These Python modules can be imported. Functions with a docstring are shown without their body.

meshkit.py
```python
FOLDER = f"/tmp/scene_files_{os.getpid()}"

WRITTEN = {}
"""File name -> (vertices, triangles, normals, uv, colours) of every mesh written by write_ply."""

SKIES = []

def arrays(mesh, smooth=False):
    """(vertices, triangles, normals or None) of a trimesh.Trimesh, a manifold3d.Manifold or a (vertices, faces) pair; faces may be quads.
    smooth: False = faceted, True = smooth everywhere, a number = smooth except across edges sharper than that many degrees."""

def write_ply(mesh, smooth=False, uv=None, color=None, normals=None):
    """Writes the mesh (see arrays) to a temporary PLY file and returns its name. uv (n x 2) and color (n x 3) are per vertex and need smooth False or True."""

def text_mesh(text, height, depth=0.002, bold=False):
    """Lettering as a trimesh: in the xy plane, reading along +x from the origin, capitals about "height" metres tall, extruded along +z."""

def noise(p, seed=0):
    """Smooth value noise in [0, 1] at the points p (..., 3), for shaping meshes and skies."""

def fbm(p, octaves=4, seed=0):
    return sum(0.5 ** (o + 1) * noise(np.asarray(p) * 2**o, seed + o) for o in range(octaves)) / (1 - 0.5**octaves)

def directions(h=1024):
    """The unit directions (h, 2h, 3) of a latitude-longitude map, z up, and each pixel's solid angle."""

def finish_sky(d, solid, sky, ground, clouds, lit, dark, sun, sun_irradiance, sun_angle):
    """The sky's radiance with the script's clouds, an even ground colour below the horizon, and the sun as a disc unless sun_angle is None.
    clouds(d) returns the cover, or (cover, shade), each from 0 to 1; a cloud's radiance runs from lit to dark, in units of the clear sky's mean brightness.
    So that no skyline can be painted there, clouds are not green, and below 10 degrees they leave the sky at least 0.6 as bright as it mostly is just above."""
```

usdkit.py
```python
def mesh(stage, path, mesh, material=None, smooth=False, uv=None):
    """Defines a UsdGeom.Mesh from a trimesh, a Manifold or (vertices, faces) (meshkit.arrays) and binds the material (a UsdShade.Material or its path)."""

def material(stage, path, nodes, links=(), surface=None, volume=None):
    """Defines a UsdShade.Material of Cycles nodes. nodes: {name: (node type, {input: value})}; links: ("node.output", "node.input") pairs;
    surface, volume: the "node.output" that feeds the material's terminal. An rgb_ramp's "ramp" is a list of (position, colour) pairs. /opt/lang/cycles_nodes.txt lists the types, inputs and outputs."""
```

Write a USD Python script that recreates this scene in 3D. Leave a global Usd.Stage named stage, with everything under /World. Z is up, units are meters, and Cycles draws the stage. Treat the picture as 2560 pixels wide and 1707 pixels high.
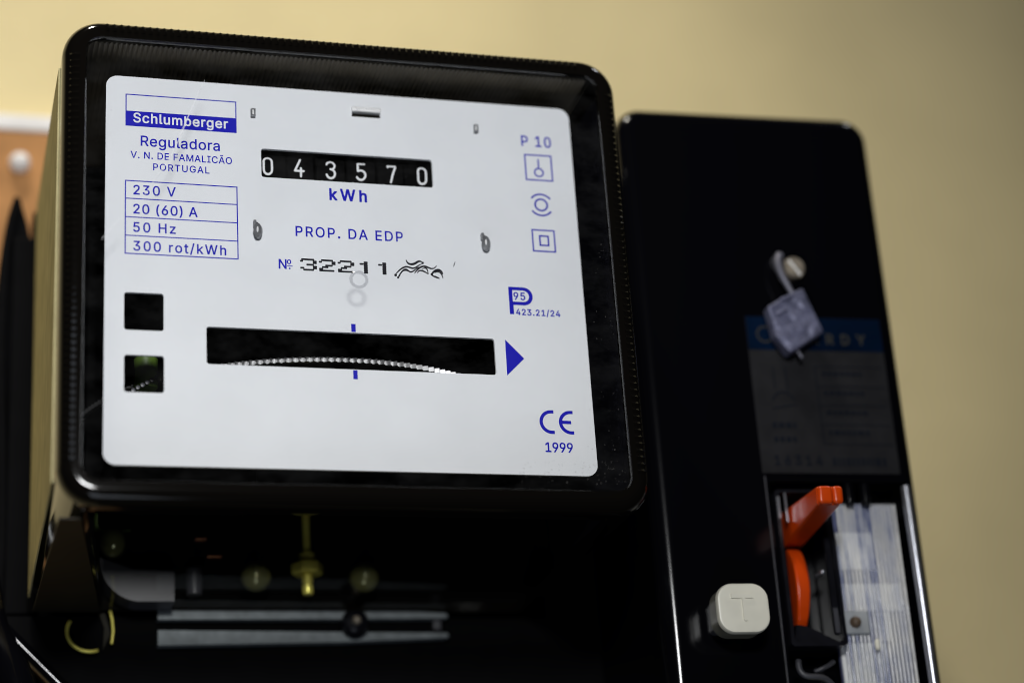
import math, random
import numpy as np, trimesh, manifold3d as m3
import shapely.geometry as sg
from shapely.ops import unary_union
from shapely import affinity
import usdkit, meshkit
from pxr import Usd, UsdGeom, UsdLux, UsdShade, Gf, Sdf

stage = Usd.Stage.CreateInMemory()
UsdGeom.SetStageUpAxis(stage, UsdGeom.Tokens.z)
UsdGeom.SetStageMetersPerUnit(stage, 1.0)
UsdGeom.Xform.Define(stage, '/World')
random.seed(7); rng = np.random.default_rng(7)

# ---------------------------------------------------------------- camera, lamps
# x runs right along the wall, y into the wall, z up; the lower left corner of the meter's face plate is the origin
cam = UsdGeom.Camera.Define(stage, '/World/camera')
Rt = np.array([0.960898, -0.269414, -0.063961]); Up = np.array([-0.040906, -0.366564, 0.929493]); Fw = np.array([0.273864, 0.890532, 0.363252])
CP = np.array([-0.039986, -0.455829, -0.151157])
cam.AddTransformOp().Set(Gf.Matrix4d(*Rt, 0, *Up, 0, *(-Fw), 0, *CP, 1))
cam.CreateFocalLengthAttr(72.17); cam.CreateHorizontalApertureAttr(36.0); cam.CreateVerticalApertureAttr(24.0)
cam.CreateFocusDistanceAttr(0.506); cam.CreateFStopAttr(5.0)
cam.CreateClippingRangeAttr(Gf.Vec2f(0.01, 100)); cam.CreateExposureAttr(0.0)


def lamp(name, pos, target, w, h, inten, col):
    l = UsdLux.RectLight.Define(stage, '/World/' + name)
    l.CreateWidthAttr(w); l.CreateHeightAttr(h); l.CreateIntensityAttr(inten); l.CreateColorAttr(Gf.Vec3f(*col))
    p, t = np.array(pos, float), np.array(target, float)
    z = (p - t) / np.linalg.norm(p - t); x = np.cross([0, 0, 1], z); x /= np.linalg.norm(x); y = np.cross(z, x)
    l.AddTransformOp().Set(Gf.Matrix4d(*x, 0, *y, 0, *z, 0, *p, 1))
    return l


def spot(name, pos, target, radius, inten, col, cone, soft):
    l = UsdLux.SphereLight.Define(stage, '/World/' + name)
    l.CreateRadiusAttr(radius); l.CreateIntensityAttr(inten); l.CreateColorAttr(Gf.Vec3f(*col))
    sh = UsdLux.ShapingAPI.Apply(l.GetPrim()); sh.CreateShapingConeAngleAttr(cone); sh.CreateShapingConeSoftnessAttr(soft)
    p, t = np.array(pos, float), np.array(target, float)
    z = (p - t) / np.linalg.norm(p - t); x = np.cross([0, 0, 1], z); x /= np.linalg.norm(x); y = np.cross(z, x)
    l.AddTransformOp().Set(Gf.Matrix4d(*x, 0, *y, 0, *z, 0, *p, 1))


spot('key_lamp', (-0.015, -0.500, 0.070), (-0.010, 0.118, 0.125), 0.035, 186.0, (0.985, 0.995, 1.0), 39, 1.0)
spot('ceiling_lamp', (-0.10, -0.16, 0.80), (-0.03, 0.118, 0.17), 0.04, 268.0, (1.0, 0.95, 0.83), 34, 1.0)  # added warm spot, only there to brighten the wall
lamp('low_window_lamp', (-0.06, -0.50, -0.66), (0.05, 0.05, 0.0), 0.30, 0.40, 2.1, (0.80, 0.88, 1.0))  # added cool fill from below that lights the works, no real window
lamp('upper_lamp', (0.66, -0.10, 0.92), (0.127, -0.014, 0.105), 0.09, 0.09, 40.0, (0.92, 0.96, 1.0))


# ---------------------------------------------------------------- materials
def mat(name, col, rough=0.5, metal=0.0, noise=None, bump=None, spec=0.5, coat=0.0, extra=None):
    """noise = (scale, amount): tonal mottling; bump = (scale, strength, distance)"""
    n = {'p': ('principled_bsdf', {'base_color': col, 'roughness': rough, 'metallic': metal, 'specular_ior_level': spec, 'coat_weight': coat, **(extra or {})})}
    l = []
    if noise or bump:
        n['g'] = ('texture_coordinate', {})
    if noise:
        s, a = noise
        n['n'] = ('noise_texture', {'scale': s, 'detail': 6.0})
        c = np.array(col)
        n['r'] = ('rgb_ramp', {'ramp': [(0.3, tuple(c * (1 - a))), (0.7, tuple(np.minimum(c * (1 + a), 1)))]})
        l += [('g.object', 'n.vector'), ('n.fac', 'r.fac'), ('r.color', 'p.base_color')]
    if bump:
        s, a, d = bump
        n['bn'] = ('noise_texture', {'scale': s, 'detail': 4.0})
        n['b'] = ('bump', {'strength': a, 'distance': d})
        l += [('g.object', 'bn.vector'), ('bn.fac', 'b.height'), ('b.normal', 'p.normal')]
    return usdkit.material(stage, '/World/Looks/' + name, n, l, surface='p.BSDF')


def clear(name, tint, rough, ior=1.45, amount=1.0, haze=0.0):
    n = {'t': ('transparent_bsdf', {'color': tint}), 'g': ('glossy_bsdf', {'color': (amount, amount, amount), 'roughness': rough}),
         'f': ('fresnel', {'IOR': ior}), 'm': ('mix_closure', {}), 'geo': ('geometry', {}),
         'inv': ('math', {'math_type': 'subtract', 'value1': 1.0}), 'mul': ('math', {'math_type': 'multiply'})}   # the far face of a pane only lets light out
    if haze:                                            # a film of dust and wiped smears on the outer face
        n.update({'tc': ('texture_coordinate', {}), 'mp': ('mapping', {'scale': (25, 25, 45), 'rotation': (0, 0.5, 0)}), 'no': ('noise_texture', {'scale': 3.0, 'detail': 8.0, 'roughness': 0.65}),
                  'ra': ('rgb_ramp', {'ramp': [(0.42, (0, 0, 0)), (0.75, (haze, haze, haze))]}), 'di': ('diffuse_bsdf', {'color': (0.55, 0.55, 0.56)}), 'm2': ('mix_closure', {}), 'hz': ('math', {'math_type': 'multiply'})})
        return usdkit.material(stage, '/World/Looks/' + name, n, [('geo.backfacing', 'inv.value2'), ('f.fac', 'mul.value1'), ('inv.value', 'mul.value2'), ('mul.value', 'm.fac'), ('t.BSDF', 'm.closure1'), ('g.BSDF', 'm.closure2'),
            ('tc.object', 'mp.vector'), ('mp.vector', 'no.vector'), ('no.fac', 'ra.fac'), ('ra.color', 'hz.value1'), ('inv.value', 'hz.value2'), ('hz.value', 'm2.fac'), ('m.closure', 'm2.closure1'), ('di.BSDF', 'm2.closure2')], surface='m2.closure')
    return usdkit.material(stage, '/World/Looks/' + name, n, [('geo.backfacing', 'inv.value2'), ('f.fac', 'mul.value1'), ('inv.value', 'mul.value2'), ('mul.value', 'm.fac'), ('t.BSDF', 'm.closure1'), ('g.BSDF', 'm.closure2')], surface='m.closure')


M = dict(
    wall=mat('wall_paint', (0.79, 0.66, 0.365), 0.85, noise=(16, 0.07), bump=(700, 0.3, 0.0006), spec=0.2),
    wood=mat('raw_wood', (0.46, 0.225, 0.085), 0.8, noise=(60, 0.25), spec=0.2),
    white_edge=mat('white_edge', (0.85, 0.82, 0.80), 0.6, noise=(80, 0.06)),
    hood=mat('dark_hood_plastic', (0.0035, 0.003, 0.0025), 0.08, bump=(500, 0.03, 0.0002), spec=0.28),
    lining=mat('brown_lining', (0.115, 0.098, 0.068), 0.45, noise=(120, 0.15)),
    black=mat('black_bakelite', (0.002, 0.002, 0.003), 0.13, bump=(300, 0.03, 0.0002), spec=0.3),
    dim=mat('dull_black', (0.002, 0.002, 0.0025), 0.75, noise=(200, 0.2), spec=0.06),
    khaki=mat('painted_wall_reflection', (0.50, 0.44, 0.24), 0.75, noise=(140, 0.12), bump=(400, 0.1, 0.0002), spec=0.03),  # khaki of the reflected wall, put into the colour
    matte=mat('matte_black', (0.002, 0.002, 0.002), 0.7, spec=0.05),
    satin=mat('satin_black', (0.006, 0.006, 0.009), 0.28, noise=(200, 0.3), spec=0.4),
    olive=mat('olive_plastic', (0.024, 0.021, 0.014), 0.5, noise=(60, 0.1), spec=0.1),
    plate=mat('white_plate_enamel', (0.77, 0.79, 0.805), 0.55, noise=(45, 0.03), bump=(2500, 0.08, 0.0001), spec=0.3),
    ink=mat('blue_ink', (0.004, 0.004, 0.42), 0.5, spec=0.2),
    white_ink=mat('white_ink', (0.80, 0.81, 0.82), 0.5, spec=0.3),
    black_ink=mat('black_ink', (0.006, 0.006, 0.010), 0.6, spec=0.2),
    clip=mat('bright_clip', (0.88, 0.88, 0.87), 0.35, 0.2),
    silver=mat('bright_metal', (0.40, 0.41, 0.43), 0.3, 0.7, noise=(900, 0.15)),
    disc=mat('disc_aluminium', (0.76, 0.76, 0.76), 0.3, 1.0, noise=(700, 0.12)),
    greymetal=mat('dull_zinc', (0.21, 0.235, 0.25), 0.5, 0.3, noise=(300, 0.2), bump=(900, 0.2, 0.0002)),
    brass=mat('brass', (0.95, 0.80, 0.16), 0.25, 0.3, noise=(500, 0.15)),
    copper=mat('copper', (0.75, 0.30, 0.16), 0.3, 1.0),
    green=mat('green_coil', (0.085, 0.15, 0.018), 0.5, noise=(300, 0.3)),  # green of the outdoor reflection, also used on the green tab
    knob=mat('brassy_knob', (0.20, 0.20, 0.08), 0.07, 0.4, coat=0.6),
    grey=mat('grey_plastic', (0.055, 0.055, 0.065), 0.4, noise=(120, 0.15)),
    ivory=mat('ivory_plastic', (0.80, 0.775, 0.66), 0.38, noise=(200, 0.04)),
    tab=mat('tab_metal', (0.20, 0.205, 0.215), 0.35, 0.5, noise=(900, 0.3)),
    pad=mat('pale_grey_pad', (0.38, 0.40, 0.42), 0.5, noise=(200, 0.15)),
    collar=mat('shaded_side_plastic', (0.17, 0.165, 0.135), 0.35, noise=(200, 0.2)),  # darker tone for the shaded sides of the test button
    orange=mat('orange_plastic', (0.60, 0.055, 0.002), 0.28, noise=(120, 0.05)),
    label=mat('dark_grey_label', (0.017, 0.017, 0.019), 0.5, noise=(150, 0.2), spec=0.06),
    label_blue=mat('dark_blue_band', (0.0006, 0.006, 0.021), 0.4, noise=(40, 0.5), spec=0.06),
    label_ink=mat('label_ink', (0.007, 0.009, 0.014), 0.6, spec=0.05),
    label_gold=mat('label_lettering', (0.035, 0.034, 0.030), 0.5, spec=0.05),
    lead=mat('lead', (0.12, 0.125, 0.20), 0.5, 0.3, noise=(260, 0.3), bump=(300, 0.3, 0.0004)),
    wire=mat('lead_wire', (0.16, 0.16, 0.20), 0.5, 0.6),
    nickel=mat('aged_nickel', (0.27, 0.23, 0.18), 0.4, 0.3, noise=(600, 0.2)),
    patch=mat('white_card', (0.92, 0.92, 0.90), 0.6, noise=(200, 0.05)),
    card=mat('blue_grey_card', (0.09, 0.10, 0.20), 0.6, noise=(160, 0.25)),
    brown=mat('brown_knob', (0.12, 0.08, 0.05), 0.5),
    scratch=mat('scratch', (0.75, 0.76, 0.80), 0.4),
    dust=mat('dust', (0.11, 0.105, 0.10), 0.9),
    chrome=mat('polished_rim', (0.55, 0.56, 0.62), 0.30, 0.9, noise=(250, 0.12)),
    pane=clear('clear_pane', (0.985, 0.985, 0.99), 0.03, 1.42, 0.8, 0.014),
    pane_low=clear('clear_low_pane', (0.90, 0.90, 0.88), 0.05, 1.4, 0.25),
    ring=clear('moulded_ring', (0.84, 0.84, 0.85), 0.1, 1.35, 0.9),
)
# clear ribs: half see-through, half pale gloss; the tone varies from rib to rib
usdkit.material(stage, '/World/Looks/clear_rib', {
    'o': ('object_info', {}), 'tc': ('texture_coordinate', {}), 'mp': ('mapping', {'scale': (260, 100, 90)}), 'no': ('noise_texture', {'scale': 1.0, 'detail': 5.0, 'roughness': 0.7}),
    'ad': ('math', {'math_type': 'multiply_add', 'value2': 0.35}), 'r': ('rgb_ramp', {'ramp': [(0.45, (0.22, 0.26, 0.46)), (0.64, (0.72, 0.74, 0.82)), (0.85, (0.95, 0.94, 0.92))]}),
    'bm': ('bump', {'strength': 0.6, 'distance': 0.0004}),
    'p': ('principled_bsdf', {'roughness': 0.22, 'specular_ior_level': 1.0}), 't': ('transparent_bsdf', {'color': (0.92, 0.93, 0.98)}), 'm': ('mix_closure', {'fac': 0.8})},
    [('o.random', 'ad.value1'), ('tc.object', 'mp.vector'), ('mp.vector', 'no.vector'), ('no.fac', 'ad.value3'), ('ad.value', 'r.fac'), ('no.fac', 'bm.height'), ('bm.normal', 'p.normal'),
     ('r.color', 'p.base_color'), ('t.BSDF', 'm.closure1'), ('p.BSDF', 'm.closure2')], surface='m.closure')
M['rib'] = UsdShade.Material.Get(stage, '/World/Looks/clear_rib')


# ---------------------------------------------------------------- scene helpers (all shapes in millimetres)
def numbered(parent, name):
    p, k = f'{parent}/{name}', 0
    while stage.GetPrimAtPath(p):
        k += 1; p = f'{parent}/{name}_{k:03d}'
    return p


def path_of(parent):
    return '/World' if parent is None else str(parent.GetPath())


def tag(o, label=None, cat=None, group=None, kind=None):
    for k, v in (('label', label), ('category', cat), ('group', group), ('kind', kind)):
        if v:
            o.SetCustomDataByKey(k, v)
    return o


OFFSET = {}


def thing(name, label, cat, loc=(0, 0, 0), rotz=0.0, group=None):
    x = UsdGeom.Xform.Define(stage, numbered('/World', name))
    x.AddTranslateOp().Set(Gf.Vec3d(*(np.array(loc) / 1000.0)))
    if rotz:
        x.AddRotateZOp().Set(rotz)
    return tag(x.GetPrim(), label, cat, group)


def part(name, mesh, m, parent=None, smooth=30, label=None):
    """the vertices are millimetres in the thing's own frame"""
    if isinstance(mesh, list):
        mesh = trimesh.util.concatenate([tm(q) for q in mesh])
    mesh = tm(mesh).copy(); mesh.apply_scale(0.001)
    o = usdkit.mesh(stage, numbered(path_of(parent), name), mesh, M[m], smooth).GetPrim()
    return tag(o, label)


def tm(q):
    if isinstance(q, trimesh.Trimesh):
        return q
    v, f, _ = meshkit.arrays(q)
    return trimesh.Trimesh(v, f, process=False)


def box(x0, x1, y0, y1, z0, z1):
    return trimesh.creation.box(bounds=[(x0, y0, z0), (x1, y1, z1)])


def rbox(x0, x1, y0, y1, z0, z1, r=0.4, seg=12):
    s = m3.Manifold.sphere(r, seg)
    return tm(m3.Manifold.batch_hull([s.translate((x, y, z)) for x in (x0 + r, x1 - r) for y in (y0 + r, y1 - r) for z in (z0 + r, z1 - r)]))


def hull(balls, seg=12):
    """balls: (x, y, z, r)"""
    return tm(m3.Manifold.batch_hull([m3.Manifold.sphere(b[3], seg).translate(b[:3]) for b in balls]))


def ex(poly, y0, y1):
    """a polygon in (x, z) extruded from y0 (front) to y1"""
    out = []
    for g in getattr(poly, 'geoms', [poly]):
        if g.is_empty or g.area < 1e-6:
            continue
        e = trimesh.creation.extrude_polygon(g, y1 - y0, engine='earcut')
        v = np.array(e.vertices)
        e.vertices = np.column_stack([v[:, 0], y1 - v[:, 2], v[:, 1]])
        out.append(e)
    return trimesh.util.concatenate(out)


def rrect(x0, x1, z0, z1, r, n=6):
    return sg.box(x0 + r, z0 + r, x1 - r, z1 - r).buffer(r, quad_segs=n)


def ring_pts(x0, x1, z0, z1, r, n=8):
    r = max(r, 0.05); out = []
    for cx, cz, a in ((x1 - r, z1 - r, 0), (x0 + r, z1 - r, 90), (x0 + r, z0 + r, 180), (x1 - r, z0 + r, 270)):
        for k in range(n + 1):
            t = math.radians(a + 90 * k / n); out.append((cx + r * math.cos(t), cz + r * math.sin(t)))
    return np.array(out)


def loft(rect, r, prof, closed=False, n=8, caps=True):
    """prof: (inset, y) rings of a rounded rectangle; closed joins the last ring to the first"""
    x0, x1, z0, z1 = rect; rings = []
    for o, y in prof:
        p = ring_pts(x0 + o, x1 - o, z0 + o, z1 - o, r - o, n); rings.append(np.column_stack([p[:, 0], np.full(len(p), y), p[:, 1]]))
    N = len(rings[0]); V = np.vstack(rings); F = []
    K = len(rings)
    for i in range(K if closed else K - 1):
        a, b = i * N, ((i + 1) % K) * N
        for j in range(N):
            q = (j + 1) % N; F += [(a + j, a + q, b + q), (a + j, b + q, b + j)]
    if not closed and caps:
        for i in (0, K - 1):
            c = len(V); V = np.vstack([V, rings[i].mean(0)])
            for j in range(N):
                q = (j + 1) % N; F.append((c, i * N + j, i * N + q) if i else (c, i * N + q, i * N + j))
    t = trimesh.Trimesh(V, F, process=False); trimesh.repair.fix_normals(t)
    return t


def manifold(t):
    t = tm(t)
    return m3.Manifold(m3.Mesh(np.asarray(t.vertices, np.float32), np.asarray(t.faces, np.uint32)))


def tube(pts, r, seg=10, closed=False, caps=True):
    P = np.array(pts, float); n = len(P); R = np.broadcast_to(r, n)
    T = np.gradient(P, axis=0) if not closed else np.roll(P, -1, 0) - np.roll(P, 1, 0)
    T /= np.linalg.norm(T, axis=1, keepdims=True)
    u = np.cross(T[0], [0.3, 0.5, 0.81]); V = []
    for i in range(n):
        u = u - (u @ T[i]) * T[i]; u /= np.linalg.norm(u); w = np.cross(T[i], u)
        a = np.arange(seg) * 2 * np.pi / seg
        V.append(P[i] + R[i] * (np.outer(np.cos(a), u) + np.outer(np.sin(a), w)))
    V = np.vstack(V); F = []
    for i in range(n if closed else n - 1):
        a, b = i * seg, ((i + 1) % n) * seg
        for j in range(seg):
            q = (j + 1) % seg; F += [(a + j, a + q, b + q), (a + j, b + q, b + j)]
    if not closed and caps:
        for i, s in ((0, 1), (n - 1, -1)):
            c = len(V); V = np.vstack([V, P[i]])
            F += [(c, i * seg + (j + 1) % seg, i * seg + j)[::s] for j in range(seg)]
    return trimesh.Trimesh(V, F, process=False)


def curve(pts, n=40):
    from scipy.interpolate import splprep, splev
    P = np.array(pts, float); k = min(3, len(P) - 1)
    t, _ = splprep(P.T, s=0, k=k)
    return np.array(splev(np.linspace(0, 1, n), t)).T


def revolve(prof, c, axis='z', seg=28):
    """prof: (radius, height) pairs, turned about an axis through c"""
    e = trimesh.creation.revolve(np.array(prof, float), sections=seg); v = np.array(e.vertices)
    if axis == 'y':
        v = np.column_stack([v[:, 0], v[:, 2], -v[:, 1]])
    if axis == 'x':
        v = np.column_stack([v[:, 2], v[:, 0], v[:, 1]])
    e.vertices = v + np.array(c); trimesh.repair.fix_normals(e)
    return e


_adv = {}


def advance(c, h, bold):
    k = (c, bold)
    if k not in _adv:
        _adv[k] = meshkit.text_mesh('H' + c + 'H', 1, 0.1, bold).bounds[1][0] - meshkit.text_mesh('HH', 1, 0.1, bold).bounds[1][0]
    return _adv[k] * h


def heavier(g, d):
    v, f = np.asarray(g.vertices), np.asarray(g.faces)
    up = f[g.face_normals[:, 2] > 0.9]; t = v[:, 2].max()
    p = unary_union([sg.Polygon(v[q, :2]) for q in up]).buffer(d, quad_segs=3).simplify(0.004)
    return trimesh.util.concatenate([trimesh.creation.extrude_polygon(q, t, engine='earcut') for q in getattr(p, 'geoms', [p])])


def lettering(s, x0, x1, z, cap, y=-0.05, t=0.04, bold=False, squeeze=0.93, fat=0.055):
    """a line of lettering from x0 to x1 on the baseline z; spare width goes between the letters"""
    ms, xs, pen = [], [], 0.0
    for c in s:
        if c != ' ':
            g = meshkit.text_mesh(c, cap, t, bold); g.vertices[:, 0] *= squeeze
            if fat:
                g = heavier(g, fat)
            ms.append(g); xs.append((pen, len(xs)))
        else:
            ms.append(None)
        pen += advance(c, cap, bold) * squeeze
        if c == ' ':
            xs.append((pen, -1))
    first, last = ms[0], ms[-1]
    nat = xs[-1][0] + last.bounds[1][0] - first.bounds[0][0]
    gap = (x1 - x0 - nat) / max(len(s) - 1, 1)
    out = []
    for i, g in enumerate(ms):
        if g is not None:
            v = np.array(g.vertices); v[:, 0] += xs[i][0] - first.bounds[0][0] + gap * i + x0
            out.append(trimesh.Trimesh(np.column_stack([v[:, 0], y + t - v[:, 2], v[:, 1] + z]), g.faces, process=False))
    return trimesh.util.concatenate(out)


def stroke(pts, w):
    return sg.LineString(pts).buffer(w / 2, quad_segs=5)


def arc(cx, cz, r, a0, a1, n=24):
    a = np.radians(np.linspace(a0, a1, n))
    return [(cx + r * math.cos(t), cz + r * math.sin(t)) for t in a]


# ---------------------------------------------------------------- wall and board
w = part('wall', box(-2500, 3000, 143, 243, -1500, 1800), 'wall', None, False); tag(w, kind='structure')
bd = thing('mounting_board', 'raw brown wooden board with a white upper edge, behind the left side of the meter', 'board', (-36, 133, -127))
part('board_panel', rbox(0, 60, 0, 10, 0, 280, 0.5), 'wood', bd)
part('edge_strip', rbox(0, 60, -0.6, 10, 280.05, 285.5, 0.8), 'white_edge', bd)

# ---------------------------------------------------------------- the electricity meter
me = thing('electricity_meter', 'black household electricity meter with white face plate and six digit counter', 'electricity meter')
HR = (-11.4, 129.0, -13.6, 109.4); CR = 9.5
fil = [(3.6 * (1 - math.cos(t)), -9.5 - 4.6 * math.sin(t)) for t in np.radians(np.linspace(0, 90, 9))]
prof = [(0, 82.0), (0, 30.0), (0, -9.0)] + fil + [(5.3, -14.1), (5.5, -13.7), (5.5, -12.4), (3.4, -8.6), (2.6, -8.4), (2.4, 30.0), (2.4, 82.0)]
shell = manifold(loft(HR, CR, prof, closed=True, n=10))
cut = m3.Manifold.batch_hull([m3.Manifold.cube((0.1, 0.1, 12), True).translate(p) for p in ((-4.4, -8.0, -13), (122, -8.0, -13), (7.2, 79.5, -13), (122, 79.5, -13))])
if shell.volume() < 0 or shell.is_empty():
    print('shell not solid', shell.status())
hs = part('hood', shell - cut, 'hood', me, 35)
low = m3.Manifold.batch_hull([m3.Manifold.cube((0.1, 0.1, 1.4), True).translate(p) for p in ((-4.3, -7.9, -12.6), (121.9, -7.9, -12.6), (7.3, 79.4, -12.6), (121.9, 79.4, -12.6))])
part('lower_pane', low, 'pane_low', me, False, 'clear pane in the underside of the hood')
part('corner_panel', m3.Manifold.batch_hull([m3.Manifold.cube((0.1, 0.1, 0.4), True).translate(p) for p in ((-9.8, -3, -13.9), (-5.0, -3, -13.9), (6.6, 80.5, -13.9), (-10.6, 80.5, -13.9))]), 'olive', me, False)


# the moulded teeth along the rim
def tooth(side, s):
    pts = []
    for t in np.radians((58, 68, 80, 94)):
        o, y = 3.6 * (1 - math.cos(t)), -9.5 - 4.6 * math.sin(t)
        nx, ny = math.cos(t), -math.sin(t)             # outward, forward
        for ds, h in ((-0.80, -0.12), (0, 0.38), (0.80, -0.12)):
            pts.append((s + ds, o - h * nx, y + h * ny))
    out = []
    x0, x1, z0, z1 = HR
    for a, o, y in pts:
        out.append({'top': (a, y, z1 - o), 'left': (x0 + o, y, a), 'right': (x1 - o, y, a)}[side])
    F = []
    for i in range(3):
        a, b = i * 3, i * 3 + 3
        for j in range(3):
            q = (j + 1) % 3; F += [(a + j, a + q, b + q), (a + j, b + q, b + j)]
    F += [(0, 2, 1), (9, 10, 11)]
    t = trimesh.Trimesh(np.array(out), F, process=False); trimesh.repair.fix_normals(t)
    return t


for side, a0, a1 in (('top', -1, 119), ('left', -3, 99), ('right', -3, 99)):
    part('rim_teeth', [tooth(side, s) for s in np.arange(a0, a1, 1.72)], 'hood', hs, False)

# ribbed lining inside the hood, seen through the front above the plate
def sawtooth(n, pitch, h):
    pts = [(0, 0)]
    for i in range(n):
        pts += [(i * pitch + 0.15, 0), (i * pitch + pitch / 2, -h), ((i + 1) * pitch - 0.15, 0)]
    pts += [(n * pitch, 0), (n * pitch, 0.6), (0, 0.6)]
    return sg.Polygon(pts)


lin = affinity.translate(sawtooth(108, 1.2, 0.45), -5.4, 105.9)
part('ribbed_lining', ex(lin, -8.2, 60), 'lining', me, False)
part('side_lining', box(-8.7, -8.2, -7.3, 60, -6, 104), 'lining', me, False); part('side_lining', box(125.9, 126.3, -7.3, 60, -6, 104), 'satin', me, False)
part('side_panel', trimesh.convex.convex_hull([(x, y, z) for x in (-11.8, -11.42) for y, z in ((-4.0, -6), (81.5, -10), (-4.0, 100), (81.5, 103))]), 'khaki', me, False, 'dusty side of the hood, the wall reflection painted on in khaki')  # sheet painted khaki in place of the wall mirrored in the hood side
part('rear_wall', box(-8.9, 126.5, 80.3, 81.8, -11.1, 106.9), 'matte', me, False)
part('chassis', [rbox(3, 117, 22, 74, 36, 98, 1), box(1, 119, 60, 74, 14, 98)], 'matte', me)

pn = part('front_pane', rbox(HR[0] + 5.55, HR[1] - 5.55, -13.5, -12.5, HR[2] + 5.55, HR[3] - 5.55, 0.3), 'pane', me, False, 'clear front pane with fine scratches')
a = np.linspace(0, 2 * np.pi, 37)[:-1]
part('moulded_boss', tube(np.column_stack([59.6 + 1.95 * np.cos(a), np.full(36, -10.0), 45.1 + 1.95 * np.sin(a)]), 0.38, 8, True), 'ring', pn)


def scratch(pts, w):
    """a thin raised burr along a line on the pane"""
    c = curve([(x - 0.1, -13.55, z) for x, z in pts], 24)
    return tube(c, [w * (0.25 + 0.75 * math.sin(math.pi * (i + 0.5) / 24)) for i in range(24)], 4)


part('scratch', [scratch([(22.2, 93.8), (19.0, 85.6), (13.7, 72.2), (9.6, 65.2), (7.6, 61.3)], 0.09),
                 scratch([(22.6, 94.6), (19.6, 87.0), (16.0, 78.5)], 0.05)], 'scratch', pn, False)
part('scratch', scratch([(3.1, 56.8), (0.8, 54.0), (-1.8, 50.4)], 0.09), 'scratch', pn, False)
fl = []
for k in range(220):
    e = k % 3
    x, z = ((rng.uniform(95, 122), rng.uniform(-6.5, -0.5)) if e == 0 else (rng.uniform(113, 122.5), rng.uniform(-5, 60)) if e == 1 else (rng.uniform(-4, 122), rng.uniform(-7, 103)))
    if 2 < x < 118 and z > 0 and rng.random() < 0.8:
        continue
    s = rng.uniform(0.03, 0.10) * (0.7 if e == 2 else 1)
    q = trimesh.creation.icosphere(0, s); q.apply_scale((1, 0.3, rng.uniform(0.6, 2.0))); q.apply_translation((x, -13.53, z)); fl.append(q)
tag(part('dust', fl, 'dust', pn, False), kind='stuff')

# face plate
PW, PH = 120.0, 101.35
cnt = rrect(38.2, 82.1, 75.95, 83.85, 0.7); dw = rrect(24.1, 95.6, 25.7, 35.3, 0.7)
s1, s2 = rrect(4.65, 14.0, 33.6, 43.25, 0.7), rrect(4.7, 14.05, 17.95, 27.3, 0.7)
slots = [sg.box(35.75, 92.2, 37.0, 94.75), sg.box(93.7, 92.2, 94.85, 94.75), sg.box(35.9, 61.7, 36.9, 63.6), sg.box(93.9, 61.7, 94.8, 63.6), sg.box(61.7, 94.7, 69.1, 96.0)]
pl = rrect(0, PW, 0, PH, 2.9, 8).difference(unary_union([cnt, dw, s1, s2] + slots))
fp = part('face_plate', ex(pl, 0, 0.8), 'plate', me, False, 'white enamelled face plate printed in blue')
IY, IT = -0.04, 0.035


def ink(name, poly, m='ink'):
    return part(name, ex(poly, IY, IY + IT), m, fp, False)


def frame(x0, x1, z0, z1, w):
    return sg.box(x0, z0, x1, z1).difference(sg.box(x0 + w, z0 + w, x1 - w, z1 - w))


def text(s, x0, x1, z, cap, bold=False, squeeze=0.93, m='ink', y=IY, name='lettering', fat=0.055):
    return part(name, lettering(s, x0, x1, z, cap, y, IT, bold, squeeze, fat), m, fp, False)


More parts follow.
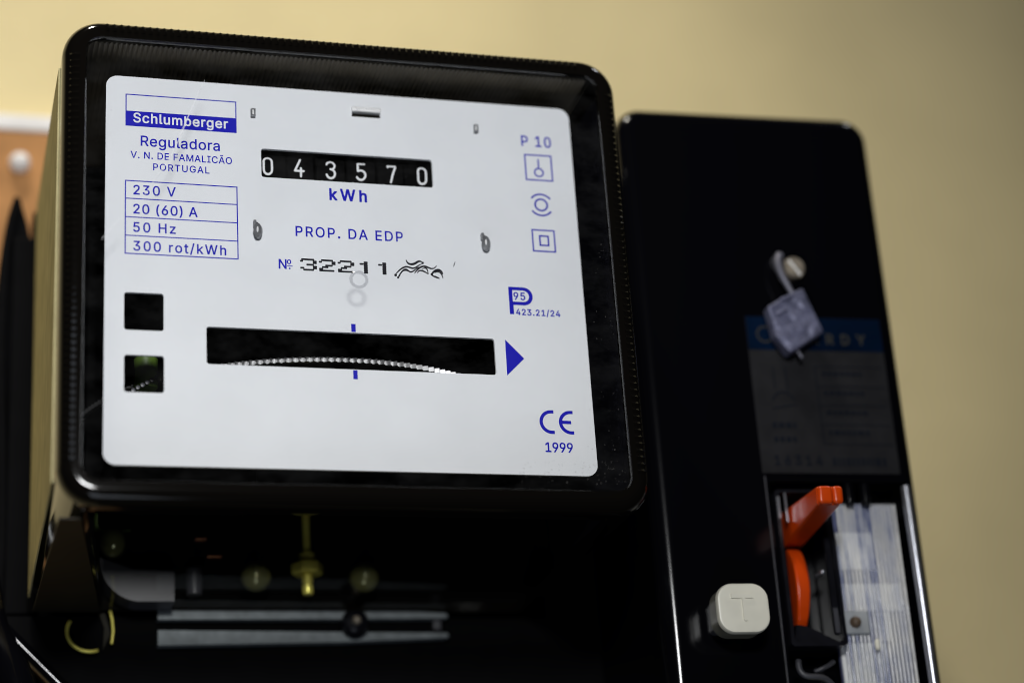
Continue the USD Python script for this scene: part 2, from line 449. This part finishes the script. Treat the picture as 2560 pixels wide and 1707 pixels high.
ink('logo_box', unary_union([frame(4.75, 32.2, 87.65, 96.5, 0.28), sg.box(4.75, 87.65, 32.2, 91.8)]))
text('Schlumberger', 6.65, 30.05, 88.75, 2.55, True, m='white_ink', y=IY - 0.04, fat=0.0)
text('Reguladora', 8.47, 27.95, 82.4, 2.75)
text('V. N. DE FAMALICÃO', 6.05, 30.9, 78.95, 1.80, fat=0.035)
text('PORTUGAL', 11.5, 25.3, 75.95, 1.80, fat=0.035)
tb = [frame(4.7, 32.15, 53.2, 72.85, 0.28)] + [sg.box(4.7, z - 0.13, 32.1, z + 0.13) for z in (67.95, 63.0, 58.1)]
ink('rating_table', unary_union(tb))
text('230 V', 6.72, 17.0, 69.1, 2.5); text('20 (60) A', 6.73, 22.25, 64.0, 2.5); text('50 Hz', 6.74, 16.95, 59.15, 2.5); text('300 rot/kWh', 6.76, 29.15, 54.2, 2.5)
text('kWh', 55.15, 64.75, 70.85, 3.05, True)
text('PROP. DA EDP', 46.35, 73.55, 60.4, 2.65)
text('N', 41.95, 43.75, 51.4, 2.5); text('o', 44.0, 45.35, 52.75, 1.5, name='ordinal'); ink('ordinal_bar', unary_union([sg.box(44.05, 52.1, 45.4, 52.3), sg.box(44.45, 51.35, 44.85, 51.75)]))
text('P 10', 106.4, 114.5, 89.7, 3.0, squeeze=0.85)
ink('symbol_box', unary_union([frame(106.9, 114.35, 79.85, 87.4, 0.38), sg.Polygon(arc(110.6, 82.25, 1.35, 0, 360)).difference(sg.Polygon(arc(110.6, 82.25, 0.95, 0, 360))), sg.box(110.42, 83.4, 110.82, 86.1)]))
ink('ring_symbol', unary_union([stroke(arc(110.55, 73.0, 1.62, 0, 360, 40), 0.46), stroke(arc(110.55, 72.85, 3.15, 40, 140), 0.46), stroke(arc(110.55, 73.15, 3.15, 220, 320), 0.46)]))
ink('square_symbol', unary_union([frame(107.4, 113.62, 59.72, 66.0, 0.38), frame(109.3, 111.95, 61.4, 64.4, 0.42)]))
ps = sg.Point(104.0, 47.15).buffer(2.45, quad_segs=12).union(sg.box(100.15, 44.7, 104.0, 49.6)).union(sg.box(100.15, 42.15, 101.25, 49.6))
pin = sg.Point(103.9, 47.15).buffer(1.55, quad_segs=12).union(sg.box(101.15, 45.6, 103.9, 48.7))
ink('approval_mark', ps.difference(pin)); text('95', 101.4, 104.5, 46.15, 2.0); text('423.21/24', 101.75, 113.4, 42.05, 1.6)
cc = sg.Polygon(arc(108.95, 13.8, 3.1, 90, 270, 30) + arc(108.95, 13.8, 2.25, 270, 90, 30)).union(sg.box(108.9, 16.05, 109.6, 16.9)).union(sg.box(108.9, 10.7, 109.6, 11.55))
ink('conformity_mark', unary_union([cc, affinity.translate(cc, 5.0, 0), sg.box(111.7, 13.4, 114.0, 14.25)]))
text('1999', 106.85, 114.0, 6.0, 2.45)
ink('direction_arrow', sg.Polygon([(98.4, 35.2), (103.05, 30.3), (98.35, 25.65)]))
ink('index_mark', sg.box(59.45, 35.5, 60.55, 37.6)); ink('index_mark', sg.box(59.5, 23.2, 60.6, 25.5))
# serial number in dot print, the last digits smeared
DOT = {'3': [(0.08, .85, 0), (0, .1, 1), (.85, 1, 1), (.85, 1, 2), (.42, .85, 3), (.85, 1, 4), (0, .15, 5), (.85, 1, 5), (.2, .82, 6)],
       '2': [(0.15, .85, 0), (0, .12, 1), (.85, 1, 1), (.85, 1, 2), (.42, .85, 3), (.2, .5, 4), (0, .2, 5), (0, .9, 6)],
       '1': [(.28, .45, 0), (0, .2, 1), (.28, .45, 1), (.28, .45, 2), (.28, .45, 3), (.28, .45, 4), (.28, .45, 5), (.28, .45, 6)]}
dots = []
for ch, x0 in (('3', 47.5), ('2', 52.2), ('2', 56.9), ('1', 62.4), ('1', 67.1)):
    for u0, u1, row in DOT[ch]:
        for u in np.arange(u0, u1 + 0.01, 0.075):
            dots.append(sg.Point(x0 + 3.7 * u, 54.2 - 0.46 * row).buffer(0.265, quad_segs=3))
ink('serial_number', unary_union(dots), 'black_ink')
sm = [[(74.1, 55.4), (75.0, 54.4), (76.2, 54.6), (77.4, 55.3), (78.3, 54.8)], [(71.1, 51.3), (72.6, 52.9), (74.5, 53.6), (75.6, 53.3), (76.9, 53.9), (78.1, 54.6)],
      [(71.7, 50.6), (73.0, 52.4), (74.0, 52.9), (74.9, 52.3), (76.1, 52.8), (77.3, 53.7)], [(72.2, 50.8), (73.5, 52.6), (74.7, 52.3)],
      [(76.1, 52.0), (77.3, 53.4), (78.7, 54.0), (79.7, 53.7), (81.8, 54.3)], [(76.8, 52.1), (77.7, 52.8), (78.7, 52.5), (79.5, 52.0)],
      [(78.0, 53.2), (79.0, 53.5), (79.5, 52.3)], [(80.4, 51.8), (81.0, 52.6), (82.2, 53.2), (83.3, 52.2)], [(81.3, 52.4), (82.2, 52.7), (83.3, 51.0)], [(80.5, 51.6), (82.4, 50.9)], [(86.7, 55.7), (86.2, 54.3)]]
blobs = []
for s, wmax in zip(sm, (.62, .46, .42, .34, .50, .44, .36, .64, .40, .50, .22)):
    c = curve([(x, z) for x, z in s], 24) if len(s) > 2 else np.linspace(s[0], s[1], 24)
    for i in range(23):
        f = 0.35 + 0.65 * math.sin(math.pi * (i + 0.5) / 23) ** 0.8
        blobs.append(sg.LineString([c[i], c[i + 1]]).buffer(wmax * f / 2, quad_segs=3))
blobs += [sg.Point(71.2, 51.2).buffer(0.36), sg.Point(71.8, 50.6).buffer(0.28), sg.Point(78.3, 54.9).buffer(0.32), sg.Point(80.5, 51.9).buffer(0.34), sg.Point(79.5, 52.1).buffer(0.22)]
ink('smeared_digits', unary_union(blobs), 'black_ink')

# sheet metal tabs that hold the plate
def lens(cx, cz, w, h):
    return affinity.scale(sg.Point(0, 0).buffer(1, quad_segs=10), w / 2, h / 2)


for x, z, rz in ((36.75, 60.5, -28), (94.65, 60.5, -28)):
    h = ex(lens(0, 0, 2.0, 3.9), -0.5, 0.5); h.apply_transform(trimesh.transformations.rotation_matrix(math.radians(rz), (0, 0, 1)))
    v = h.vertices; h.vertices = v + np.column_stack([0.15 * v[:, 2] ** 2 * 0, -0.25 * np.cos(v[:, 2] * 0.8), np.zeros(len(v))])
    h.apply_translation((x, -1.5, z))
    rg = ex(lens(0, 0, 0.5, 1.6), -0.7, -0.4); rg.apply_transform(trimesh.transformations.rotation_matrix(math.radians(rz), (0, 0, 1))); rg.apply_translation((x + 0.15, -1.6, z + 0.1))
    tt = part('twisted_tab', [h, rbox(x - 0.95, x - 0.25, -1.3, 1.5, z + 1.3, z + 3.1, 0.15)], 'tab', fp, 20)
    part('bright_ridge', rg, 'clip', tt, 20); part('slot_shadow_gap', box(x - 0.22, x + 0.3, -0.06, 0.3, z + 1.7, z + 3.0), 'matte', tt, False)  # metal sheen painted as a bright strip, slot shade as a black block
for x in (36.38, 94.27):
    part('small_tab', rbox(x - 0.56, x + 0.56, -0.9, 1.2, 92.35, 94.6, 0.18), 'tab', fp); part('bright_ridge', rbox(x - 0.3, x + 0.12, -1.05, -0.7, 92.8, 94.1, 0.1), 'clip', fp)  # sheen on the small tab, painted as a bright strip
part('top_clip', [rbox(61.6, 69.2, -1.0, 0.9, 95.9, 97.25, 0.35), rbox(62.6, 63.4, -1.25, -0.9, 96.2, 97.0, 0.15), rbox(65.0, 66.8, -1.3, -0.9, 96.5, 97.1, 0.15)], 'clip', fp)

# counter drums with their digits
ct = part('counter_frame', [box(36.5, 84, 2.2, 3.0, 84.3, 87), box(36.5, 84, 2.2, 3.0, 72.5, 75.5), box(36.5, 38.0, 1.2, 20, 72.5, 87), box(82.3, 84, 1.2, 20, 72.5, 87)], 'matte', me, False)
DIG = {'0': [arc(0, 1.15, 1.15, 0, 180, 14) + arc(0, -1.15, 1.15, 180, 360, 14) + [(1.15, 1.15)]],
       '4': [[(0.35, 2.4), (-1.2, -0.9), (1.25, -0.9)], [(0.5, -0.1), (0.5, -2.3)]],
       '3': [arc(0, 1.2, 1.15, 165, -65, 16) + [(-0.05, 0.15)] + arc(0, -1.1, 1.2, 80, -165, 16)],
       '5': [[(1.0, 2.35), (-0.85, 2.35), (-0.95, 0.2)] + arc(-0.1, -0.95, 1.3, 125, -150, 18)],
       '7': [[(-1.05, 1.9), (-1.05, 2.25), (1.1, 2.25), (1.1, 1.9), (0.2, -0.4), (-0.25, -2.35)]]}
drum_c = (11.2, 80.65)                                  # axis (y, z), radius 8.2
for ch, x in (('0', 40.35), ('4', 48.3), ('3', 56.35), ('5', 64.2), ('7', 72.15), ('0', 80.1)):
    d = part('counter_drum', revolve([(0, -3.8), (7.9, -3.8), (8.2, -3.5), (8.2, 3.5), (7.9, 3.8), (0, 3.8)], (x if 42 < x < 79 else (41.9 if x < 42 else 78.5), *drum_c), 'x', 64), 'matte', me, 40)
    g = ex(unary_union([stroke([(u * 0.9, v * 0.97) for u, v in p], 0.54) for p in DIG[ch]]).simplify(0.02), 0, 0.1)
    g = trimesh.Trimesh(*trimesh.remesh.subdivide_to_size(g.vertices, g.faces, 0.6))
    v = np.array(g.vertices); yy = drum_c[0] - np.sqrt(np.maximum(8.33 ** 2 - v[:, 2] ** 2, 1)) + v[:, 1]
    g.vertices = np.column_stack([v[:, 0] + x, yy, v[:, 2] + drum_c[1]])
    part('digit', g, 'white_ink', d, False)
for x in (54.1, 62.0, 70.0, 78.0):
    part('carry_peg', rbox(x - 0.28, x + 0.28, 2.9, 4.6, 76.0, 77.5, 0.12), 'white_ink', ct, 20)

# rotor disc
R, dc = 62.0, (58.6, 65.2)
nt = int(2 * math.pi * R / 1.75); ang = np.linspace(0, 2 * np.pi, nt * 2 + 1)[:-1]
rd = np.where(np.arange(nt * 2) % 2 == 0, R, R - 0.75)
gear = sg.Polygon([(dc[0] + r * math.cos(t), dc[1] + r * math.sin(t)) for r, t in zip(rd, ang)]).difference(sg.Point(*dc).buffer(R - 2.2, quad_segs=48))
e = trimesh.creation.extrude_polygon(gear, 1.15, engine='earcut'); e.apply_translation((0, 0, 29.0)); ds = part('rotor_disc', e, 'disc', me, False, 'toothed bright edge of the rotor disc')
part('disc_web', revolve([(0, 0), (R - 1.4, 0), (R - 1.4, 0.6), (0, 0.6)], (dc[0], dc[1], 28.85), 'z', 96), 'matte', ds, 30)  # black disc paints the dark reflection on the underside

# the works seen through the lower left window of the plate and the underside
part('green_coil', revolve([(0, -4.0), (2.6, -4.0), (3.0, -3.5), (2.7, 0), (3.0, 3.5), (2.6, 4), (0, 4)], (12.0, 20, 30.3), 'z', 24), 'green', me)  # added piece, coloured like the outdoors reflected in the lower window
part('worm_thread', [revolve([(0, -.5), (.55, -.35), (.55, .35), (0, .5)], (8.3 + k * 1.15, 14 + 0.4 * k, 23.6 + 0.85 * k), 'y', 10) for k in range(6)], 'grey', me)
part('terminal_block', [rbox(4, 40, 26, 60, 2, 16, 1.5)], 'matte', me)
sc = part('sealing_screw', revolve([(0, 14.0), (1.0, 14.0), (1.0, -0.5), (2.2, -0.7), (2.2, -3.0), (0.5, -3.0), (0, -3)], (60.2, 70, 0), 'z', 24), 'brass', me, 30, 'slender brass screw in the middle of the underside')
part('washer', revolve([(1.1, 11.4), (3.6, 11.4), (3.6, 12.0), (1.1, 12.0)], (60.2, 70, 0), 'z', 24), 'brass', sc)
part('hexagonal_nut', revolve([(0, -6.3), (3.9, -6.3), (4.3, -5.9), (4.3, -3.6), (3.9, -3.2), (0, -3.2)], (60.2, 70, 0), 'z', 6), 'brass', sc, 15)
part('screw_tip', revolve([(0, -11.8), (1.3, -11.8), (1.5, -11.2), (1.5, -9.3), (1.2, -9.0), (1.2, -8.7), (1.5, -8.4), (1.5, -6.3), (0, -6.3)], (60.2, 70, 0), 'z', 24), 'brass', sc)
for x in (46.4, 75.6):
    kb = trimesh.creation.icosphere(3, 4.1); kb.apply_translation((x, 70, -7.0)); part('round_terminal', kb, 'knob', me, True)
kb = trimesh.creation.icosphere(3, 4.2); kb.apply_scale((0.8, 1, 1)); kb.apply_translation((9.0, 70, 2.0)); part('side_terminal', kb, 'knob', me, True)
part('magnet', ex(sg.Polygon([(5.6, -2)] + arc(17, -2.5, 11.3, 180, 262, 16) + [(25, -13.6 + 0.0), (25, -5.5), (14, -5.0)]), 71, 80), 'grey', me, 25)
part('spacer', revolve([(0, -11), (2.1, -11), (2.1, -4), (0, -4)], (30.3, 72, -0.6), 'z', 20), 'grey', me)
part('copper_lug', [rbox(30.2, 33.2, 68, 71, 2.3, 3.2, 0.3), rbox(33.6, 37.6, 70, 73, -1.8, -0.9, 0.3)], 'copper', me)
part('green_tab', rbox(4.5, 14, 72, 76, 6.5, 10.5, 0.5), 'green', me)

# back plate with its left ear, terminal cover underneath
base_poly = unary_union([sg.box(-12, -30, 131, 108), sg.Polygon([(-20.6, -14), (-20.6, 96), (-19.2, 104), (-17.2, 112), (-16.6, 113.5), (-15.8, 112), (-13.6, 104), (-12.0, 96), (-11, -14)])])
part('back_plate', ex(base_poly.buffer(-0.8).buffer(0.8), 96, 106), 'dim', me, 40)
ear = curve([(-19.3, 93.5, -12), (-19.3, 93.5, 40), (-19.3, 93.5, 95), (-18.2, 93.8, 104), (-16.6, 94.2, 111)], 50)
part('ear_rim', tube(ear, np.concatenate([np.full(34, 1.7), np.linspace(1.7, 1.0, 16)]), 12), 'dim', me, True)
part('inner_flange', rbox(-17.6, -9.3, 92, 96, -12, 98, 0.8), 'dim', me)
cov = sg.Polygon([(-17.5, -14.4), (-17.5, -18.8), (16, -53), (16, -340), (147.0, -340), (147.0, 30), (130.5, 30), (130.5, -14.4)])  # lower end lengthened out of view to block the wall's reflection in the rim
part('terminal_cover', ex(cov, 84, 106), 'dim', me, 20)
part('cover_bevel', tube([(-19.0, 82.5, -17.0), (-16.5, 82.5, -19.6), (0, 82.5, -36.3), (16.5, 82.5, -53.2), (30, 82.5, -67)], 1.9, 14), 'black', me, True)
lp = [(4.3 + 6.0 * math.cos(math.radians(t)), 81.5, -19.0 + 5.4 * math.sin(math.radians(t))) for t in range(150, 300, 10)]
part('wire_loop', tube(lp, 0.5, 8), 'brass', me, True)
part('wire_loop', tube([(9.2, 81, -12.8), (9.9, 81, -16), (10.2, 81, -19), (9.8, 81, -22.5)], 0.4, 8), 'brass', me, True)
part('corner_stiffener', ex(sg.Polygon([(6.6, -14), (8.2, -14), (9.6, -19.5), (7.6, -24), (8.0, -18)]), 82.2, 83.9), 'olive', me, False)


def bar(x0, x1, za0, za1, zb0, zb1, y0=80.5, y1=83.8):
    return trimesh.convex.convex_hull([(x0, y, z) for y in (y0, y1) for z in (za0, za1)] + [(x1, y, z) for y in (y0, y1) for z in (zb0, zb1)])


part('scale_rail', [bar(21.8, 71, -16.0, -12.0 + 0.3, -15.6, -12.8), bar(71, 100.6, -15.6, -12.8, -15.2, -14.0)], 'greymetal', me, False)
part('scale_rail', [bar(21.8, 71, -23.0, -18.9, -22.0, -19.3), bar(71, 100.6, -22.0, -19.3, -20.7, -19.5)], 'greymetal', me, False)
rs = part('rail_screw', revolve([(0, 0), (3.9, 0), (3.9, -2.0), (3.0, -3.6), (1.4, -4.4), (0, -4.5)], (74.6, 80.4, -17.3), 'y', 24), 'satin', me)
kb = trimesh.creation.icosphere(2, 1.3); kb.apply_translation((74.4, 75.6, -17.2)); part('screw_head', kb, 'nickel', rs, True)
for z in (-14.6, -20.1):
    kb = trimesh.creation.icosphere(2, 0.75); kb.apply_translation((100.5, 81, z)); part('rail_stud', kb, 'greymetal', me, True)
part('rail_clip', rbox(97, 99.3, 81, 83.8, -18.5, -15.5, 0.4), 'grey', me)

# things behind and beside the meter
ms = thing('mounting_screw', 'pale blurred metal screw on the brown board, above the black ear of the meter', 'screw', (-14.6, 132.8, 141.0))
part('head', revolve([(0, -4.6), (1.5, -4.4), (2.8, -3.2), (3.2, -1.6), (3.2, -0.8), (0, -0.8)], (0, 0, 0), 'y', 24), 'white_edge', ms, 40)
part('shank', revolve([(0, -0.8), (1.3, -0.8), (1.3, 0), (0, 0)], (0, 0, 0), 'y', 16), 'nickel', ms, 40)
cb = curve([(-25.5, 78, 0), (-23.5, 78, -12), (-21.0, 76, -22), (-16.8, 72, -31), (-13.5, 70, -42), (-12, 70, -70)], 60)
tag(part('black_cable', tube(cb, 5.2, 20), 'black', None, True), 'thick glossy black cable at the lower left corner, under the meter', 'cable')

# ---------------------------------------------------------------- the circuit breaker
YAW = -math.degrees(0.05)
BO = (165.0, 24.0, 0.0)
br = thing('circuit_breaker', 'tall narrow black circuit breaker with orange lever, right of the meter', 'circuit breaker', BO, YAW)
BRc = (-22.0, 53.4, -190.0, 118.2)  # casing also lengthened unseen below, against the same wall reflection
fb = [(4.5 * (1 - math.cos(t)), 4.5 - 4.5 * math.sin(t)) for t in np.radians(np.linspace(0, 90, 10))]
bsol = manifold(loft(BRc, 7.5, [(0, 82), (0, 40), (0, 10)] + fb, n=10))
if bsol.volume() < 0:
    print('breaker solid inverted', bsol.volume())
well = tm(rbox(10.6, 49.6, -6, 13, -92, 7.6, 0.8)); bsol = bsol - manifold(well)
body = part('casing', bsol, 'black', br, 35)
part('front_edge', [box(9.55, 9.85, -0.25, 0.3, -90, 9.0)], 'grey', body, False)
lb = part('rating_label', ex(sg.box(9.2, 9.8, 48.4, 54.6), -0.30, 0.2), 'label', br, False, 'dark grey rating label with a dark blue band on top')
part('blue_band', ex(sg.box(9.25, 44.9, 48.35, 54.55), -0.36, -0.31), 'label_blue', lb, False)
part('lettering', lettering('GARDY', 22.3, 43.4, 46.9, 2.9, -0.42, 0.05, True), 'label_gold', lb, False)
part('logo_ring', ex(stroke(arc(14.3, 49.4, 2.2, 0, 360, 30), 0.5), -0.42, -0.37), 'label_gold', lb, False)
part('lettering', lettering('16314', 12.9, 26.6, 12.1, 2.6, -0.36, 0.05, True), 'label_ink', lb, False)
grid = [sg.box(27.5, z, 47.5, z + 0.25) for z in (40.2, 34.5, 29.0, 23.5, 18.0)] + [sg.box(27.5, 18, 27.8, 40.3)]
part('ruled_lines', ex(unary_union(grid), -0.36, -0.31), 'label_ink', lb, False)
dash = []
for z in (37.6, 32.0, 26.3, 20.6):
    x = 29.5
    while x < 40:
        l = rng.uniform(0.8, 1.8); dash.append(sg.box(x, z, x + l, z + 1.3)); x += l + 0.5
for z, xe in ((22.5, 19.5), (18.5, 20), ):
    x = 13.5
    while x < xe:
        l = rng.uniform(0.8, 1.6); dash.append(sg.box(x, z, x + l, z + 1.5)); x += l + 0.5
dash += [stroke(arc(17.5, 29.5, 3.2, 20, 160), 0.5), stroke([(14.2, 28.0), (21, 29.2)], 0.4), stroke([(15.5, 40), (15.5, 34)], 0.35), stroke([(19, 40), (19, 33)], 0.35)]
x = 29.5
while x < 44:
    l = rng.uniform(0.6, 1.5); dash.append(sg.box(x, 12.0, x + l, 14.2)); x += l + 0.6
part('small_print', ex(unary_union(dash), -0.36, -0.31), 'label_ink', lb, False)

# test button
tb = part('test_button', loft((-11.2, 2.5, -36.0, -23.2), 4.2, [(0, -10.2), (0, -11.2), (0.25, -11.8), (0.8, -12.0)], n=8), 'ivory', br, 30, 'ivory square push button with a raised T')
part('collar', loft((-11.0, 2.3, -35.8, -23.4), 4.0, [(0, -4.8), (0, -10.15)], n=8), 'collar', tb, 30)  # sides of the button, their shade put into a darker colour
part('stem', loft((-9.9, 0.8, -33.8, -25.6), 1.2, [(0, 0.5), (0, -4.75)], n=6), 'grey', tb, 30)
tl = stroke([(-4.35, -26.6), (-4.35, -32.6)], 0.9).union(sg.box(-7.6, -27.2, -1.8, -26.0))
part('raised_letter', ex(tl, -12.45, -11.9), 'ivory', tb, False)
# sealing screw on the front
sw = part('slotted_screw', manifold(revolve([(0, 0.5), (3.1, 0.5), (3.1, -2.6), (2.6, -3.4), (0, -3.7)], (24.3, 0, 68.6), 'y', 32)) - manifold(rbox(23.5, 25.1, -6, -2.3, 62, 75, 0.05)).translate((-24.3, 0, -68.6)).rotate((0, -35, 0)).translate((24.3, 0, 68.6)), 'nickel', br, 25, 'slotted metal screw above the label')
sl = box(-0.62, 0.62, -2.35, -2.2, -2.6, 2.6); sl.apply_transform(trimesh.transformations.rotation_matrix(math.radians(-35), (0, 1, 0))); sl.apply_translation((24.3, 0, 68.6)); part('slot_floor', sl, 'clip', sw, False)  # bright bar paints the light caught in the slot
part('screw_lug', hull([(20.2, -1.0, 71.0, 1.6), (20.8, -1.0, 68.6, 1.6), (20.2, 0.3, 71.0, 1.6)]), 'grey', br)

# lever in its slot
slot = ex(rrect(11.6, 27.0, -37.0, 5.0, 1.0).difference(rrect(12.6, 26.0, -36.0, 4.2, 0.8)), -1.0, 12)
part('slot_frame', slot, 'satin', br, 30)
lv = part('lever', hull([(16.4, 8, 0.2, 0.7), (20.8, 8, 0.2, 0.7), (16.2, 8, -7.8, 0.7), (20.4, 8, -7.8, 0.7), (15.2, -22, -1.6, 0.7), (20.2, -22, -1.6, 0.7), (15.0, -22, -5.2, 0.7), (20.0, -22, -5.2, 0.7)]), 'orange', br, 40, 'orange toggle lever sticking out of its slot')
part('lever_tip', [hull([(15.3, -23.2, -2.0, 0.9), (15.2, -23.2, -5.0, 0.9), (17.4, -23.2, -2.0, 0.9), (17.3, -23.2, -5.0, 0.9)]), hull([(19.2, -23.2, -2.0, 0.9), (19.1, -23.2, -5.0, 0.9), (20.2, -23.2, -2.0, 0.9), (20.1, -23.2, -5.0, 0.9)])], 'orange', lv, 40)
cam_b = m3.Manifold.batch_hull([m3.Manifold.sphere(0.6, 10).translate((x, 6.5 - 5.5 * math.cos(t), -21.0 + 11.0 * math.sin(t))) for t in np.linspace(-1.35, 1.45, 14) for x in ((16.0 + 0.2 * math.sin(t), 18.6 - 1.2 * max(0, -math.sin(t))))])
part('orange_cam', cam_b, 'orange', br, 40, 'rounded orange cam below the lever')
part('chrome_guide', [box(12.0, 12.6, -1.4, -0.8, -3, 3), box(14.0, 14.5, -1.4, -0.8, -4, 4)], 'chrome', br, False)
part('slot_guide', box(24.0, 25.6, -0.6, 0.4, -34, -8), 'satin', br, False); part('bright_foot', box(24.2, 25.4, -0.75, -0.62, -33.5, -27), 'grey', br, False)
part('pivot_pin', hull([(22.3, -1, -17.5, 0.7), (22.3, 3, -17.5, 0.7)]), 'chrome', br, True)
part('slot_foot', ex(sg.Polygon([(13, -36), (26, -36), (17, -31.5), (14, -31)]), 0.5, 4), 'satin', br, 20)
part('spring_coil', tube(curve([(14, 2, -40), (16, 1, -44.5), (20, 1, -45), (23, 2, -48), (24, 3, -56)], 40), 0.8, 10), 'grey', br, True)
part('spring_coil', tube(curve([(18, 2, -43), (21, 1, -42), (23.5, 2, -40.5)], 20), 0.6, 10), 'grey', br, True)
part('spring_stud', revolve([(0, -1.2), (2.0, -1.0), (2.4, 0), (2.4, 2), (0, 2)], (18.6, 2, -50.5), 'y', 20), 'brass', br)

# ribbed window on the right
wd = part('ribbed_window', box(27.3, 47.4, 6.0, 7.0, -91, 2.6), 'card', br, False, 'white card behind a clear vertically ribbed cover')
part('card_strip', box(27.4, 46.6, 5.4, 5.9, -26.2, -19.0), 'patch', wd, False)
part('card_strip', box(27.4, 36.0, 5.4, 5.9, -34.4, -26.4), 'card', wd, False)
part('card_strip', box(27.5, 40.5, 5.3, 5.9, -52, -35.0), 'patch', wd, False)
part('card_strip', box(38.5, 42.5, 5.3, 5.9, -34.4, -26.6), 'patch', wd, False)
part('card_strip', box(30.0, 40.0, 5.3, 5.9, -15.0, -5.0), 'patch', wd, False)
for k in range(18):
    x = 27.9 + k * 1.09
    z1 = 2.4 if k > 1 else -9.0
    rib = ex(sg.Polygon(arc(x + 0.5, 0, 0.36, 180, 360, 7)), -91, z1)   # half round bar, then stood upright
    v = np.array(rib.vertices); rib.vertices = np.column_stack([v[:, 0], 3.6 + v[:, 2] * 0.9, v[:, 1]]); trimesh.repair.fix_normals(rib)
    part('rib', rib, 'rib', wd, 40)
part('grey_pad', rbox(27.6, 35.0, 2.0, 3.4, -33.2, -27.0, 0.4), 'pad', wd)
part('brown_knob', hull([(31.0, 1.6, -30.2, 1.5), (31.0, 3, -30.2, 1.9)]), 'brown', wd, True)
part('ivory_stud', hull([(36.6, 2.4, -35.3, 0.7), (36.6, 2.4, -37.0, 0.7)]), 'ivory', wd, True)  # a specular highlight, painted as a small ivory piece
for x in (33.5, 38.2):
    part('dark_pin', hull([(x, 1.5, 7.0, 1.5), (x, 1.5, 2.6, 1.5)], 20), 'black', br, True)
part('side_rim', tube([(49.6, 0.4, 6.5), (49.8, 0.2, -20), (49.9, 0.2, -50), (50.2, 0.2, -92)], 1.25, 14), 'chrome', br, True)

# lead seal hanging from the screw
ls = thing('lead_seal', 'crumpled grey lead seal hanging on a wire over the label of the breaker', 'seal', (BO[0], BO[1], BO[2]), YAW)
seal = m3.Manifold.batch_hull([m3.Manifold.sphere(0.7, 10).translate(p) for p in
        [(14.6, y, 55.0) for y in (-5.6, -2.6)] + [(18.6, y, 57.4) for y in (-5.6, -2.6)] + [(24.2, y, 60.2) for y in (-5.6, -2.6)] + [(28.4, y, 48.6) for y in (-5.6, -2.4)] + [(18.9, y, 42.6) for y in (-5.6, -2.6)] + [(15.8, y, 47.0) for y in (-5.4, -2.6)]])
s = tm(seal.refine_to_length(0.7)); nv = (meshkit.fbm(s.vertices * 0.45, 4, 3) - 0.5)
s.vertices = s.vertices + np.array([0.5, 1.6, 0.5]) * nv[:, None] * np.array([1, 1, 1])
part('lead_block', s, 'lead', ls, 45)
part('crimp', [hull([(18.0, -6.6, 57.2, 0.6), (21.5, -6.6, 58.6, 0.6)]), hull([(16.2, -6.4, 53.0, 0.5), (19.0, -6.6, 54.4, 0.5)])], 'lead', ls)
part('wire_tail', [tube(curve([(21.5, -4, 43.8), (21.9, -4.4, 42.4), (22.6, -4.6, 41.0)], 10), 0.5, 8)], 'wire', ls, True)
part('wire', tube(curve([(20.4, -3.0, 72.0), (19.4, -3.4, 69.5), (19.6, -4, 66.0), (20.8, -4.4, 62.5), (22.0, -4.6, 59.4)], 30), np.linspace(1.25, 0.8, 30), 10), 'wire', ls, True)
